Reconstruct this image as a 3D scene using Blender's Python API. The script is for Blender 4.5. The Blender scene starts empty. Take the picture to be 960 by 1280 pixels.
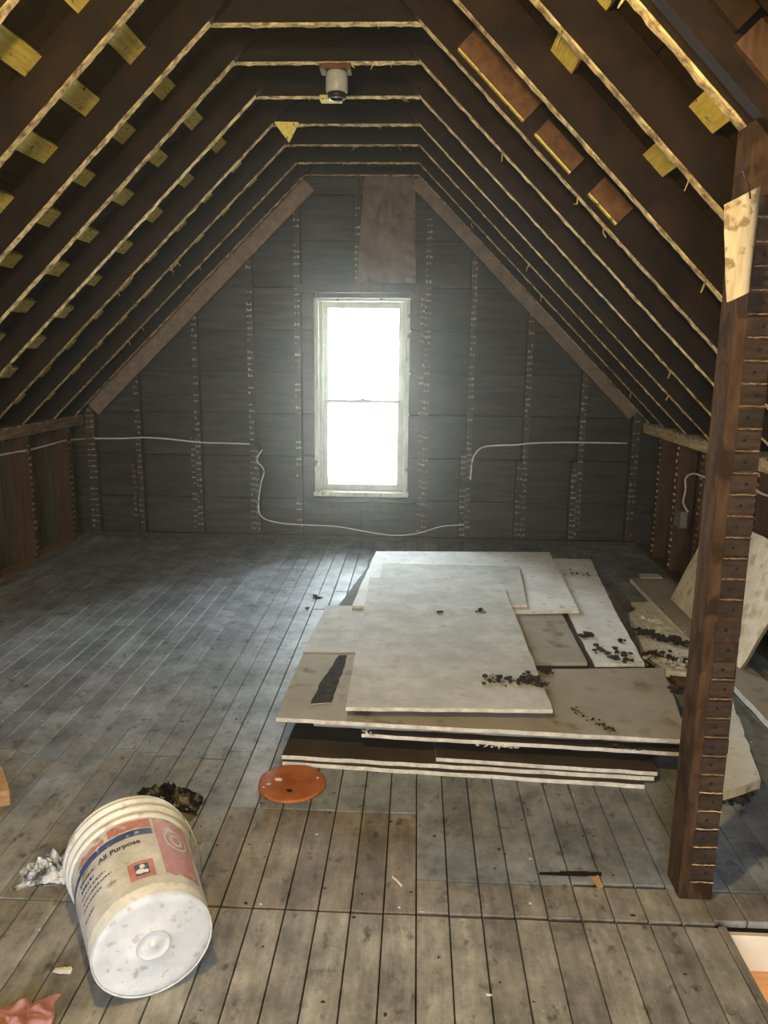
import bpy, bmesh, math, random
from mathutils import Vector, Matrix, noise
random.seed(7)
R = random.random
U = random.uniform
sc = bpy.context.scene
C = sc.collection

# ---------------------------------------------------------------- camera
FPX, PITCH, YAW, ROLL, EYE = 954.0, 0.2001, 0.0414, 0.0108, 1.45
cy, sy, cp, sp = math.cos(YAW), math.sin(YAW), math.cos(PITCH), math.sin(PITCH)
F = Vector((-sy*cp, cy*cp, -sp)); R0 = Vector((cy, sy, 0)); U0 = R0.cross(F)
CR = R0*math.cos(ROLL) + U0*math.sin(ROLL); CU = -R0*math.sin(ROLL) + U0*math.cos(ROLL)
cam = bpy.data.cameras.new('camera'); cam_o = bpy.data.objects.new('camera', cam); C.objects.link(cam_o)
cam.sensor_fit = 'HORIZONTAL'; cam.sensor_width = 36; cam.lens = FPX/960*36; cam.clip_start = .02
cam_o.matrix_world = Matrix(((CR.x, CU.x, -F.x, 0), (CR.y, CU.y, -F.y, 0), (CR.z, CU.z, -F.z, EYE), (0, 0, 0, 1)))
sc.camera = cam_o
EYEV = Vector((0, 0, EYE))

def at(u, v, x=None, y=None, z=None):
    """the real point seen at photo pixel (u,v) on the plane x=, y= or z="""
    d = F*FPX + CR*(u-480) + CU*(640-v)
    for i, k in enumerate((x, y, z)):
        if k is not None:
            return EYEV + d*((k-EYEV[i])/d[i])

# ---------------------------------------------------------------- light and exposure
sc.view_settings.view_transform = 'Standard'; sc.view_settings.look = 'None'
sc.view_settings.gamma = 1; sc.view_settings.use_curve_mapping = False
sc.view_settings.exposure = 0.0
w = bpy.data.worlds.new('sky'); sc.world = w; w.use_nodes = True
w.node_tree.nodes['Background'].inputs[0].default_value = (.80, .90, 1.0, 1)
w.node_tree.nodes['Background'].inputs[1].default_value = 1.0
air = w.node_tree.nodes.new('ShaderNodeVolumeScatter')            # lens glare round the window, put in as scatter in the air
air.inputs['Density'].default_value = .0092; air.inputs['Anisotropy'].default_value = .86; air.inputs['Color'].default_value = (1.0, .94, .82, 1)
w.node_tree.links.new(air.outputs[0], w.node_tree.nodes['World Output'].inputs['Volume'])

def light(name, kind, loc, energy, col, rot=(0, 0, 0), size=None, rad=None):
    l = bpy.data.lights.new(name, kind); l.energy = energy; l.color = col
    if size: l.shape = 'RECTANGLE'; l.size, l.size_y = size
    if rad: l.shadow_soft_size = rad
    o = bpy.data.objects.new(name, l); o.location = loc; o.rotation_euler = rot; C.objects.link(o)
    return o
# overcast daylight outside the gable window, in front of the camera
light('daylight', 'AREA', (-.43, 6.75, 1.25), 480, (.84, .92, .97), (math.radians(-82), 0, 0), (1.7, 2.2))
# daylight outside the guessed, unseen window of the gable behind the camera
light('rear_daylight', 'AREA', (-.35, -2.6, 1.45), 215, (.97, .97, 1.0), (math.radians(90), 0, 0), (1.9, 1.9))
# guessed bare warm bulb, out of view, and the lamp of the stairwell
light('bulb_light', 'POINT', (-.40, .80, 2.32), 135, (1.0, .70, .23), rad=.04)
light('stair_light', 'POINT', (1.3, 1.0, -1.2), 22, (1.0, .62, .28), rad=.1)

# ---------------------------------------------------------------- materials
def mat(name, col, col2=None, rough=.8, scale=8, stretch=(1, 1, 1), bump=.3, contrast=(.35, .65), per_obj=0.0,
        detail=6, spots=None, spot_scale=20, spot_lo=.62, spot_hi=.7, spec=.3, metal=0):
    m = bpy.data.materials.new(name); m.use_nodes = True
    nt = m.node_tree; N = nt.nodes; Lk = nt.links; b = N['Principled BSDF']
    b.inputs['Roughness'].default_value = rough
    b.inputs['Specular IOR Level'].default_value = spec
    b.inputs['Metallic'].default_value = metal
    tc = N.new('ShaderNodeTexCoord'); mp = N.new('ShaderNodeMapping'); mp.inputs['Scale'].default_value = stretch
    Lk.new(tc.outputs['Object'], mp.inputs[0])
    vec = mp.outputs[0]
    oi = N.new('ShaderNodeObjectInfo')
    if per_obj:
        ad = N.new('ShaderNodeVectorMath'); ad.operation = 'MULTIPLY_ADD'
        Lk.new(oi.outputs['Random'], ad.inputs[0]); ad.inputs[1].default_value = (37, 51, 23); Lk.new(vec, ad.inputs[2])
        vec = ad.outputs[0]
    n = N.new('ShaderNodeTexNoise'); n.inputs['Scale'].default_value = scale; n.inputs['Detail'].default_value = detail
    n.inputs['Roughness'].default_value = .65
    Lk.new(vec, n.inputs['Vector'])
    r = N.new('ShaderNodeValToRGB')
    r.color_ramp.elements[0].position, r.color_ramp.elements[1].position = contrast
    r.color_ramp.elements[0].color = (*col, 1); r.color_ramp.elements[1].color = (*(col2 or [c*1.6 for c in col]), 1)
    Lk.new(n.outputs['Fac'], r.inputs[0]); out = r.outputs[0]
    if spots:
        n2 = N.new('ShaderNodeTexNoise'); n2.inputs['Scale'].default_value = spot_scale; n2.inputs['Detail'].default_value = 5
        Lk.new(tc.outputs['Object'], n2.inputs['Vector'])
        r2 = N.new('ShaderNodeValToRGB'); r2.color_ramp.elements[0].position = spot_lo; r2.color_ramp.elements[1].position = spot_hi
        Lk.new(n2.outputs['Fac'], r2.inputs[0])
        mx = N.new('ShaderNodeMixRGB'); Lk.new(r2.outputs[0], mx.inputs[0]); Lk.new(out, mx.inputs[1]); mx.inputs[2].default_value = (*spots, 1)
        out = mx.outputs[0]
    if per_obj:
        hs = N.new('ShaderNodeHueSaturation'); mr = N.new('ShaderNodeMapRange')
        mr.inputs['To Min'].default_value = 1-per_obj; mr.inputs['To Max'].default_value = 1+per_obj
        Lk.new(oi.outputs['Random'], mr.inputs[0]); Lk.new(mr.outputs[0], hs.inputs['Value']); Lk.new(out, hs.inputs['Color'])
        out = hs.outputs[0]
    Lk.new(out, b.inputs['Base Color'])
    if bump:
        bp = N.new('ShaderNodeBump'); bp.inputs['Strength'].default_value = bump; bp.inputs['Distance'].default_value = .004
        Lk.new(n.outputs['Fac'], bp.inputs['Height']); Lk.new(bp.outputs[0], b.inputs['Normal'])
    return m

M = {}
GX, GY, GZ = (1, 9, 9), (9, 1, 9), (9, 9, 1)
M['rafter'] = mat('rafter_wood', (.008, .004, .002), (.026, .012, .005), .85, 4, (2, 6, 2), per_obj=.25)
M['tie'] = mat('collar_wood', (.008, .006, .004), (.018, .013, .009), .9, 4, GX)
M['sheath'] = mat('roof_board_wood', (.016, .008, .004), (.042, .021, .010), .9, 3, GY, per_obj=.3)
M['batten'] = mat('batten_wood', (.66, .50, .09), (.90, .75, .22), .8, 9, GY, per_obj=.15, spots=(.16, .09, .03), spot_scale=32, spot_lo=.63, spot_hi=.68)  # the bulb's yellow light is put into the wood colour
M['residue'] = mat('plaster_residue', (.20, .12, .04), (.76, .56, .25), .95, 26, per_obj=.15, bump=.6, contrast=(.38, .58))  # old plaster, with yellow bulb light put into its colour
M['brown'] = mat('brown_board', (.085, .038, .017), (.17, .080, .034), .8, 5, (5, 2, 5), per_obj=.15)
M['wallboard'] = mat('gable_board', (.028, .023, .017), (.062, .051, .038), .85, 3, GX, per_obj=.18)
M['stud'] = mat('stud_wood', (.035, .026, .018), (.075, .055, .038), .85, 5, GZ, per_obj=.2)
M['studbrown'] = mat('brown_stud_wood', (.055, .027, .012), (.12, .062, .030), .85, 5, GZ, per_obj=.2)
M['marks'] = mat('plaster_marks', (.10, .075, .05), (.36, .29, .20), .95, 30, bump=.6, contrast=(.40, .56))
M['plank'] = mat('gable_plank', (.15, .105, .068), (.25, .18, .12), .8, 5, (3, 1, 3), per_obj=.1)
M['plate'] = mat('plate_wood', (.11, .065, .032), (.30, .19, .10), .8, 6, GY)
M['platelit'] = mat('lit_plate_wood', (.38, .26, .14), (.80, .60, .36), .8, 7, GY)  # right plate: the light falling on it is put into the colour
M['kneeboard'] = mat('knee_wall_board', (.09, .075, .055), (.17, .145, .11), .85, 4, GZ, per_obj=.3)
M['dark'] = mat('dark_void', (.006, .005, .004), (.012, .01, .008), 1, 4, bump=0)
M['post'] = mat('post_wood', (.038, .021, .012), (.095, .053, .029), .9, 7, (6, 6, 1.2), spots=(.035, .018, .008), spot_scale=14, spot_lo=.52, spot_hi=.62, spec=.08)
M['postbright'] = mat('post_plaster_bright', (.40, .27, .14), (.66, .50, .30), .95, 60, bump=.5)
M['postline'] = mat('post_plaster_line', (.11, .07, .04), (.36, .25, .15), .95, 60, bump=.5)
M['postghost'] = mat('lath_ghost', (.020, .012, .007), (.052, .031, .018), .9, 20, (1, 1, 3), per_obj=.3)
M['paint'] = mat('painted_frame', (.50, .52, .40), (.70, .71, .58), .6, 12, GZ, spots=(.22, .20, .14), spot_scale=16, spot_lo=.60, spot_hi=.70)
M['sash'] = mat('sash_paint', (.42, .44, .38), (.55, .57, .50), .6, 10)
M['wire'] = mat('cable_sheath', (.62, .58, .50), (.80, .77, .70), .5, 8, bump=0)
M['metal'] = mat('galvanised_box', (.22, .21, .19), (.34, .33, .31), .45, 14, metal=.5)
M['porcelain'] = mat('porcelain', (.38, .36, .31), (.50, .48, .42), .35, 14, bump=.1)
M['black'] = mat('black_plastic', (.012, .012, .012), (.025, .025, .025), .4, 10)
M['kraft'] = mat('kraft_paper', (.105, .066, .045), (.17, .115, .082), .7, 6, bump=.6)
M['paper'] = mat('post_paper', (.42, .33, .18), (.62, .51, .32), .8, 7, GZ, spots=(.25, .17, .08), spot_scale=26, spot_lo=.60, spot_hi=.66)
M['drywall'] = mat('sheet_face_white', (.64, .64, .63), (.82, .82, .81), .85, 5, spots=(.45, .42, .38), spot_scale=26, spot_lo=.60, spot_hi=.74, bump=.15)
M['drytop'] = mat('sheet_face_grey', (.45, .44, .415), (.62, .61, .585), .85, 7, spots=(.40, .37, .33), spot_scale=24, spot_lo=.58, spot_hi=.76, bump=.15)
M['drytan'] = mat('sheet_face_tan', (.31, .275, .225), (.41, .37, .315), .85, 4, spots=(.19, .15, .11), spot_scale=8, spot_lo=.58, spot_hi=.72, bump=.12)
M['drybrown'] = mat('sheet_face_brown', (.040, .028, .019), (.075, .053, .037), .8, 5, bump=.15)
M['gypsum'] = mat('gypsum_edge', (.52, .47, .37), (.82, .78, .68), .9, 24, bump=.5)
M['board_lean'] = mat('leaning_board_face', (.66, .55, .40), (.86, .77, .62), .85, 9, spots=(.55, .43, .29), spot_scale=15, spot_lo=.52, spot_hi=.66, bump=.35)
M['debris'] = mat('dark_debris', (.012, .010, .008), (.06, .05, .04), 1, 40)
M['rubble'] = mat('crumbled_plaster', (.45, .39, .31), (.82, .78, .70), .95, 40, bump=.7)
M['bucket'] = mat('bucket_plastic', (.60, .59, .56), (.86, .86, .84), .5, 9, spots=(.36, .32, .26), spot_scale=18, spot_lo=.57, spot_hi=.70, bump=.25, spec=.4)
M['bucketb'] = mat('bucket_bottom_plastic', (.66, .66, .65), (.88, .88, .87), .5, 9, spots=(.55, .53, .48), spot_scale=42, spot_lo=.58, spot_hi=.66, bump=.5, spec=.4)
M['red'] = mat('label_red', (.40, .13, .12), (.52, .25, .24), .55, 20, spots=(.55, .48, .42), spot_scale=30, spot_lo=.58, spot_hi=.7, bump=.1)
M['blue'] = mat('label_blue', (.035, .06, .18), (.08, .12, .26), .55, 30, spots=(.4, .4, .42), spot_scale=50, spot_lo=.6, spot_hi=.68, bump=.1)
M['ink'] = mat('label_ink', (.05, .06, .10), (.12, .13, .17), .6, 30, bump=0)
M['labelgrey'] = mat('label_paper', (.44, .43, .41), (.64, .63, .61), .6, 14, spots=(.25, .22, .17), spot_scale=20, spot_lo=.60, spot_hi=.72, bump=.1)
M['steel'] = mat('wire_steel', (.35, .34, .32), (.5, .49, .46), .35, 10, metal=.8, bump=0)
M['orange'] = mat('orange_lid', (.30, .085, .028), (.50, .17, .06), .5, 9, spots=(.75, .45, .22), spot_scale=13, spot_lo=.64, spot_hi=.68, bump=.5)
M['bag'] = mat('crumpled_plastic', (.012, .012, .014), (.30, .30, .31), .3, 22, (1, 1, 1), contrast=(.50, .62), bump=.4, spec=.6)
M['baggrey'] = mat('grey_plastic', (.06, .06, .065), (.62, .62, .64), .35, 26, contrast=(.40, .58), bump=.4, spec=.6)
M['pink'] = mat('pink_cloth', (.38, .17, .19), (.55, .30, .32), .9, 20)
M['wood'] = mat('raw_wood', (.36, .20, .085), (.52, .33, .16), .75, 6, GY)
M['chip'] = mat('paint_chip', (.6, .58, .54), (.8, .79, .76), .8, 20)
M['stairwall'] = mat('stair_plaster', (.55, .48, .36), (.68, .61, .48), .9, 6)
M['stairwood'] = mat('stair_wood', (.40, .17, .05), (.55, .26, .09), .5, 4, GX)
m = bpy.data.materials.new('window_glass'); m.use_nodes = True; nt = m.node_tree; nt.nodes.remove(nt.nodes['Principled BSDF'])
tr = nt.nodes.new('ShaderNodeBsdfTransparent'); tr.inputs[0].default_value = (.93, .95, .94, 1); gl = nt.nodes.new('ShaderNodeBsdfGlossy'); gl.inputs['Roughness'].default_value = .03
fr = nt.nodes.new('ShaderNodeFresnel'); fr.inputs[0].default_value = 1.45; mx = nt.nodes.new('ShaderNodeMixShader')
nt.links.new(fr.outputs[0], mx.inputs[0]); nt.links.new(tr.outputs[0], mx.inputs[1]); nt.links.new(gl.outputs[0], mx.inputs[2]); nt.links.new(mx.outputs[0], nt.nodes['Material Output'].inputs[0])
M['glass'] = m

def floor_mat():
    m = bpy.data.materials.new('floor_boards'); m.use_nodes = True
    nt = m.node_tree; N = nt.nodes; Lk = nt.links; b = N['Principled BSDF']
    tc = N.new('ShaderNodeTexCoord'); oi = N.new('ShaderNodeObjectInfo')
    def noise_(scale, detail, stretch=(1, 1, 1), rnd=False, rough=.6):
        mp = N.new('ShaderNodeMapping'); mp.inputs['Scale'].default_value = stretch; Lk.new(tc.outputs['Object'], mp.inputs[0])
        v = mp.outputs[0]
        if rnd:
            ad = N.new('ShaderNodeVectorMath'); ad.operation = 'MULTIPLY_ADD'
            Lk.new(oi.outputs['Random'], ad.inputs[0]); ad.inputs[1].default_value = (17, 31, 5); Lk.new(v, ad.inputs[2]); v = ad.outputs[0]
        n = N.new('ShaderNodeTexNoise'); n.inputs['Scale'].default_value = scale; n.inputs['Detail'].default_value = detail
        n.inputs['Roughness'].default_value = rough; Lk.new(v, n.inputs['Vector']); return n.outputs['Fac']
    def ramp(f, lo, hi, c0=(0, 0, 0), c1=(1, 1, 1)):
        r = N.new('ShaderNodeValToRGB'); r.color_ramp.elements[0].position = lo; r.color_ramp.elements[1].position = hi
        r.color_ramp.elements[0].color = (*c0, 1); r.color_ramp.elements[1].color = (*c1, 1); Lk.new(f, r.inputs[0]); return r.outputs[0]
    def mix(f, a, c):
        x = N.new('ShaderNodeMixRGB'); Lk.new(f, x.inputs[0])
        for i, v in ((1, a), (2, c)):
            if isinstance(v, tuple): x.inputs[i].default_value = (*v, 1)
            else: Lk.new(v, x.inputs[i])
        return x.outputs[0]
    grain = noise_(5, 8, (7, 1, 7), True, .7)
    raw = ramp(grain, .3, .7, (.195, .184, .170), (.385, .362, .335))
    paint = ramp(noise_(2.2, 7), .3, .7, (.165, .178, .198), (.330, .350, .380))
    # the object's colour red channel says how much worn grey paint the board still carries
    geo = N.new('ShaderNodeSeparateColor'); Lk.new(oi.outputs['Color'], geo.inputs[0])
    wear = N.new('ShaderNodeMath'); wear.operation = 'ADD'; Lk.new(geo.outputs[0], wear.inputs[0]); Lk.new(noise_(3.5, 8, (1.6, .8, 1)), wear.inputs[1])
    col = mix(ramp(wear.outputs[0], .86, 1.12), raw, paint)
    brn = N.new('ShaderNodeMixRGB'); brn.blend_type = 'MULTIPLY'; Lk.new(geo.outputs[1], brn.inputs[0]); Lk.new(col, brn.inputs[1]); brn.inputs[2].default_value = (.72, .60, .50, 1); col = brn.outputs[0]
    blot = N.new('ShaderNodeMixRGB'); blot.blend_type = 'MULTIPLY'; blot.inputs[0].default_value = 1; Lk.new(col, blot.inputs[1]); Lk.new(ramp(noise_(7, 10, (1, .8, 1), rough=.75), .36, .62, (.50,)*3, (1.22,)*3), blot.inputs[2]); col = blot.outputs[0]
    col = mix(ramp(noise_(16, 6, (1.4, .9, 1)), .58, .70), col, (.065, .058, .050))      # dark stains
    col = mix(ramp(noise_(60, 3), .70, .74), col, (.42, .40, .36))         # plaster specks
    tint = N.new('ShaderNodeHueSaturation'); mr = N.new('ShaderNodeMapRange'); mr.inputs['To Min'].default_value = .84; mr.inputs['To Max'].default_value = 1.14
    Lk.new(oi.outputs['Random'], mr.inputs[0]); Lk.new(mr.outputs[0], tint.inputs['Value']); Lk.new(col, tint.inputs['Color'])
    Lk.new(tint.outputs[0], b.inputs['Base Color'])
    rr = ramp(noise_(9, 5), .3, .7, (.42,)*3, (.68,)*3); Lk.new(rr, b.inputs['Roughness'])
    b.inputs['Specular IOR Level'].default_value = .4
    bp = N.new('ShaderNodeBump'); bp.inputs['Strength'].default_value = .35; bp.inputs['Distance'].default_value = .004
    Lk.new(grain, bp.inputs['Height']); Lk.new(bp.outputs[0], b.inputs['Normal'])
    return m
M['floor'] = floor_mat()

# ---------------------------------------------------------------- helpers
class MB:
    """collects geometry, then links it as ONE mesh object"""
    def __init__(s): s.v = []; s.f = []; s.m = []
    def add(s, vs, fs, mi=0):
        k = len(s.v); s.v += [tuple(v) for v in vs]; s.f += [tuple(i+k for i in f) for f in fs]; s.m += [mi]*len(fs)
    def box(s, lo, hi, mi=0):
        x0, y0, z0 = lo; x1, y1, z1 = hi
        s.add([(x0,y0,z0),(x1,y0,z0),(x1,y1,z0),(x0,y1,z0),(x0,y0,z1),(x1,y0,z1),(x1,y1,z1),(x0,y1,z1)],
              [(0,3,2,1),(4,5,6,7),(0,1,5,4),(1,2,6,5),(2,3,7,6),(3,0,4,7)], mi)
    def obox(s, c, ax, ay, az, mi=0):
        """box from centre and three half-axis vectors"""
        c, ax, ay, az = map(Vector, (c, ax, ay, az))
        if ax.cross(ay).dot(az) < 0: ax = -ax
        vs = [c+ax*i+ay*j+az*k for k in (-1, 1) for i, j in ((-1,-1),(1,-1),(1,1),(-1,1))]
        s.add(vs, [(0,3,2,1),(4,5,6,7),(0,1,5,4),(1,2,6,5),(2,3,7,6),(3,0,4,7)], mi)
    def tube(s, pts, r, n=7, mi=0, cap=True):
        pts = [Vector(p) for p in pts]; rings = []; up = Vector((0, 0, 1))
        for i, p in enumerate(pts):
            t = (pts[min(i+1, len(pts)-1)]-pts[max(i-1, 0)]).normalized()
            a = t.cross(up)
            if a.length < .1: a = t.cross(Vector((1, 0, 0)))
            a.normalize(); b = t.cross(a)
            rings.append([p+(a*math.cos(2*math.pi*k/n)+b*math.sin(2*math.pi*k/n))*(r[i] if isinstance(r, (list, tuple)) else r) for k in range(n)])
        k = len(pts)
        s.add([v for g in rings for v in g], [(i*n+j, i*n+(j+1) % n, (i+1)*n+(j+1) % n, (i+1)*n+j) for i in range(k-1) for j in range(n)]
              + ([tuple(range(n))[::-1], tuple((k-1)*n+j for j in range(n))] if cap else []), mi)
    def lathe(s, prof, n=32, mi=0, mtx=None):
        vs = [Vector((r*math.cos(2*math.pi*k/n), r*math.sin(2*math.pi*k/n), z)) for r, z in prof for k in range(n)]
        if mtx: vs = [mtx @ v for v in vs]
        s.add(vs, [(i*n+j, i*n+(j+1) % n, (i+1)*n+(j+1) % n, (i+1)*n+j) for i in range(len(prof)-1) for j in range(n)], mi)
    def lump(s, c, r, mi=0, flat=.7):
        bm = bmesh.new(); bmesh.ops.create_icosphere(bm, subdivisions=1, radius=1)
        o = Vector((R()*50, R()*50, R()*50)); sx, sy_, sz = U(.6, 1.5), U(.6, 1.3), U(.6, 1.1)*flat
        vs = []
        for v in bm.verts:
            q = v.co*(1+.7*noise.noise(v.co*1.7+o)); vs.append(Vector(c)+Vector((q.x*sx, q.y*sy_, q.z*sz))*r)
        s.add(vs, [tuple(v.index for v in f.verts) for f in bm.faces], mi); bm.free()
    def build(s, name, mats, parent=None, smooth=False, bevel=0, kind=None, label=None):
        me = bpy.data.meshes.new(name); me.from_pydata(s.v, [], s.f)
        if not isinstance(mats, (list, tuple)): mats = [mats]
        for q in mats: me.materials.append(M[q] if isinstance(q, str) else q)
        me.polygons.foreach_set('material_index', s.m)
        if smooth: me.polygons.foreach_set('use_smooth', [True]*len(me.polygons))
        me.update()
        o = bpy.data.objects.new(name, me); C.objects.link(o)
        if parent: o.parent = parent
        if bevel:
            bv = o.modifiers.new('bevel', 'BEVEL'); bv.width = bevel; bv.segments = 1; bv.limit_method = 'ANGLE'
        if kind: o['kind'] = kind
        if label: o['label'] = label
        return o
def empty(name, loc=(0, 0, 0), kind=None):
    o = bpy.data.objects.new(name, None); o.empty_display_size = .1; C.objects.link(o); o.location = loc
    if kind: o['kind'] = kind
    return o
def tag(o, label, cat, group=None, kind=None):
    o['label'] = label; o['category'] = cat
    if group: o['group'] = group
    if kind: o['kind'] = kind
    return o
def put(child, parent):
    """parent a world-space mesh to an empty that stands elsewhere"""
    child.parent = parent; child.matrix_parent_inverse = Matrix.Translation(parent.location).inverted()
    return child
def slab(mb, pts, off, seg=.05, jit=.0, mi=(0, 1)):
    """a sheet: top outline (list of points) extruded by off; ragged edges when jit > 0; mi = face, edge material"""
    pts = [Vector(p) for p in pts]; out = []
    for i, p in enumerate(pts):
        q = pts[(i+1) % len(pts)]; n = max(1, int((q-p).length/seg)) if jit else 1
        for k in range(n):
            v = p.lerp(q, k/n)
            if jit and k: v = v+Vector((U(-jit, jit), U(-jit, jit), 0))
            out.append(v)
    off = Vector(off); n = len(out)
    nrm = Vector((0, 0, 0))
    for i in range(n): nrm += out[i].cross(out[(i+1) % n])
    if nrm.dot(off) > 0: out.reverse()
    k = len(mb.v); mb.add(out+[v+off for v in out], [], 0)
    mb.f.append(tuple(k+i for i in range(n))); mb.m.append(mi[0])
    mb.f.append(tuple(k+n+i for i in reversed(range(n)))); mb.m.append(mi[0])
    for i in range(n):
        j = (i+1) % n; mb.f.append((k+i, k+n+i, k+n+j, k+j)); mb.m.append(mi[1])

# ---------------------------------------------------------------- the white overcast sky and pale ground outside the windows
m = bpy.data.materials.new('overcast_sky'); m.use_nodes = True; nt = m.node_tree; nt.nodes.clear()
e = nt.nodes.new('ShaderNodeEmission'); e.inputs[0].default_value = (.90, .96, 1, 1); e.inputs[1].default_value = 13
nt.links.new(e.outputs[0], nt.nodes.new('ShaderNodeOutputMaterial').inputs[0]); M['skydome'] = m
M['ground'] = mat('pale_ground', (.55, .55, .52), (.7, .7, .68), .95, 2)
b = MB(); n = 32
b.lathe([(30*math.cos(a), 30*math.sin(a)-3.2) for a in [math.pi/2*k/12 for k in range(13)]][:12]+[(0, 26.8)], n)
sky = b.build('sky', 'skydome', smooth=True, kind='structure')
b = MB(); b.lathe([(0, -3.15), (30, -3.15)], n); b.build('ground', 'ground', kind='structure')

# ---------------------------------------------------------------- dimensions of the attic
XL, XR, YB, YF = -2.655, 1.753, -1.9, 5.99          # knee wall faces, rear gable, front gable (stud faces)
ZK, ZC, XCL, XCR = .984, 2.742, -.837, -.025        # plate top; collar beam undersides and their ends
RY = [-1.75+.465*i for i in range(6)] + [.62, 1.08, 1.52, 1.95, 2.355, 2.83, 3.299, 3.705, 4.166, 4.635, 5.062, 5.506]
RY = [-1.62, -1.16, -.70, -.25, .21, .66, 1.10, 1.53, 1.95, 2.355, 2.83, 3.299, 3.705, 4.166, 4.635, 5.062, 5.506, 5.86]
RD = .130                                           # rafter depth
dirL = Vector((XCL-XL, 0, ZC-ZK)).normalized(); nL = Vector((-dirL.z, 0, dirL.x))     # along slope, outward
dirR = Vector((XCR-XR, 0, ZC-ZK)).normalized(); nR = Vector((-dirR.z, 0, dirR.x)) * -1
lenL = Vector((XCL-XL, 0, ZC-ZK)).length; lenR = Vector((XCR-XR, 0, ZC-ZK)).length

# ---------------------------------------------------------------- floor
floor = MB(); 
SX0, SX1, SY0, SY1 = .835, 1.70, .2, 1.79           # stairwell opening
for lo, hi in (((-3.1, YB-.1, -.12), (SX0, 6.2, -.024)), ((SX1, YB-.1, -.12), (2.2, 6.2, -.024)),
               ((SX0, SY1, -.12), (SX1, 6.2, -.024)), ((SX0, YB-.1, -.12), (SX1, SY0, -.024))):
    floor.box(lo, hi)
floor = floor.build('floor', 'dark', kind='structure')
BW = .0875
def brown_patch(x0, x1, y0, y1): return .6 if y0 > 1.7 and y1 < 2.3 and x1 < .04 and x0 > -.62 else .25 if y1 < 1.95 and y0 > 1.7 else 0.
def board(x0, x1, y0, y1, worn):
    g = .0017; b = MB(); dz = U(-.0012, .0012); brown = brown_patch(x0, x1, y0, y1)
    b.box((x0+g, y0+g, -.022), (x1-g, y1-g, dz)); o = b.build('board', 'floor', floor, bevel=.0016)
    o.color = (worn, brown, 0, 1); return o
k0 = int((XL-.25-.0235)//BW); k1 = int((XR+.15-.0235)//BW)
for k in range(k0, k1+1):
    x0 = .0235+BW*k; x1 = x0+BW; xm = (x0+x1)/2
    rows = []
    if SX0-.02 < x0 and x1 < SX1+.06: rows.append((YB, SY0-.02, -.3))
    elif SX0-.06 < xm < SX0+.02:
        board(x0, SX0, YB, 1.78, -.3)
    else: rows.append((YB, 1.775, -.25))
    if xm > SX0-.03: rows.append((1.80 if xm > SX0 else 1.78, 1.915, .20))
    elif xm > .02: rows.append((1.785, 1.915, -.02))
    elif xm > -.60: rows.append((1.78, 2.235, -.30))
    if xm > -.60:
        yb = 1.915 if xm > .02 else 2.235
    elif xm > -1.9: yb = 1.775
    else: yb = 1.775
    gy = .012 if .45 < xm < .75 else 0
    cuts = [yb+gy]; y = yb
    if xm <= -.60: cuts.append(U(2.48, 2.60)); y = 2.5
    step = U(1.0, 2.4)
    while y+step < YF-.5: y += step; cuts.append(y); step = U(1.2, 2.2)
    cuts.append(YF+.02)
    for i in range(len(cuts)-1):
        paint = .60+U(-.03, .03)
        if xm <= -.60 and i == 0: paint = .42+U(-.05, .05)
        elif cuts[i] < 2.3 and xm > .02: paint = .56
        rows.append((cuts[i], cuts[i+1], paint))
    for y0, y1, wn in rows: board(x0, x1, y0, y1, wn)

# stairwell below the opening
st = MB(); st.box((SX0-.02, SY1-.012, -.13), (SX1+.02, SY1, -.024)); st.box((SX0-.02, SY1-.008, -2.5), (SX1+.02, SY1, -.13), 1); sw = st.build('wall_stairwell', ['stairwall', 'stairwood'], kind='structure')  # orange lower wall stands for the warm lamp glow from below
st = MB(); st.box((SX0-.06, SY0-1, -2.5), (SX0-.0, SY1, -.124)); st.build('side_panel', 'stairwood', sw)
st = MB(); st.box((SX1, SY0-1, -2.5), (SX1+.06, SY1, -.124)); st.build('side_panel', 'stairwall', sw)
st = MB(); st.box((SX0-.06, SY0-1, -2.55), (SX1+.06, SY1, -2.5)); st.build('floor_stairwell', 'stairwood', kind='structure')
for i in range(7):
    t = MB(); z = -.2-.2*i-.6; y = SY1-.02-.24*(6-i)
    t.box((SX0, SY1-.26*(i+1), -2.5+.2*(6-i)), (SX1, SY1-.26*i-.002, -2.5+.2*(6-i)+.2-.001)) if i > 2 else None
    if t.v: t.build('stair_tread', 'stairwood', sw)

# ---------------------------------------------------------------- gable wall in front of the camera
wb = MB(); wb.box((-3.2, 6.13, 0), (-.80, 6.17, 4.2)); wb.box((-.06, 6.13, 0), (2.3, 6.17, 4.2))
wb.box((-.80, 6.13, 0), (-.06, 6.17, .36)); wb.box((-.80, 6.13, 1.90), (-.06, 6.17, 4.2))
wall = wb.build('wall_back', 'dark', kind='structure')
z = 0.; i = 0
WX0, WX1, WZ0, WZ1 = -.80, -.065, .372, 1.886       # window opening
while z < 3.6:
    h = U(.315, .345); h2 = min(z+h, 3.9)
    xa = -2.85 if z < 1.0 else max(-2.85, XL+(z-ZK)*1.0-.3); xb = 2.0 if z < 1.0 else min(2.0, XR-(z-ZK)+.35)
    spans = [(xa, xb)]
    if z < WZ1 and h2 > WZ0: spans = [(xa, WX0), (WX1, xb)]
    for (a, c) in spans:
        b = MB(); b.box((a, 6.055+U(0, .006), z+.003), (c, 6.13, h2-.003)); b.build('board', 'wallboard', wall)
    z += h
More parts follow.
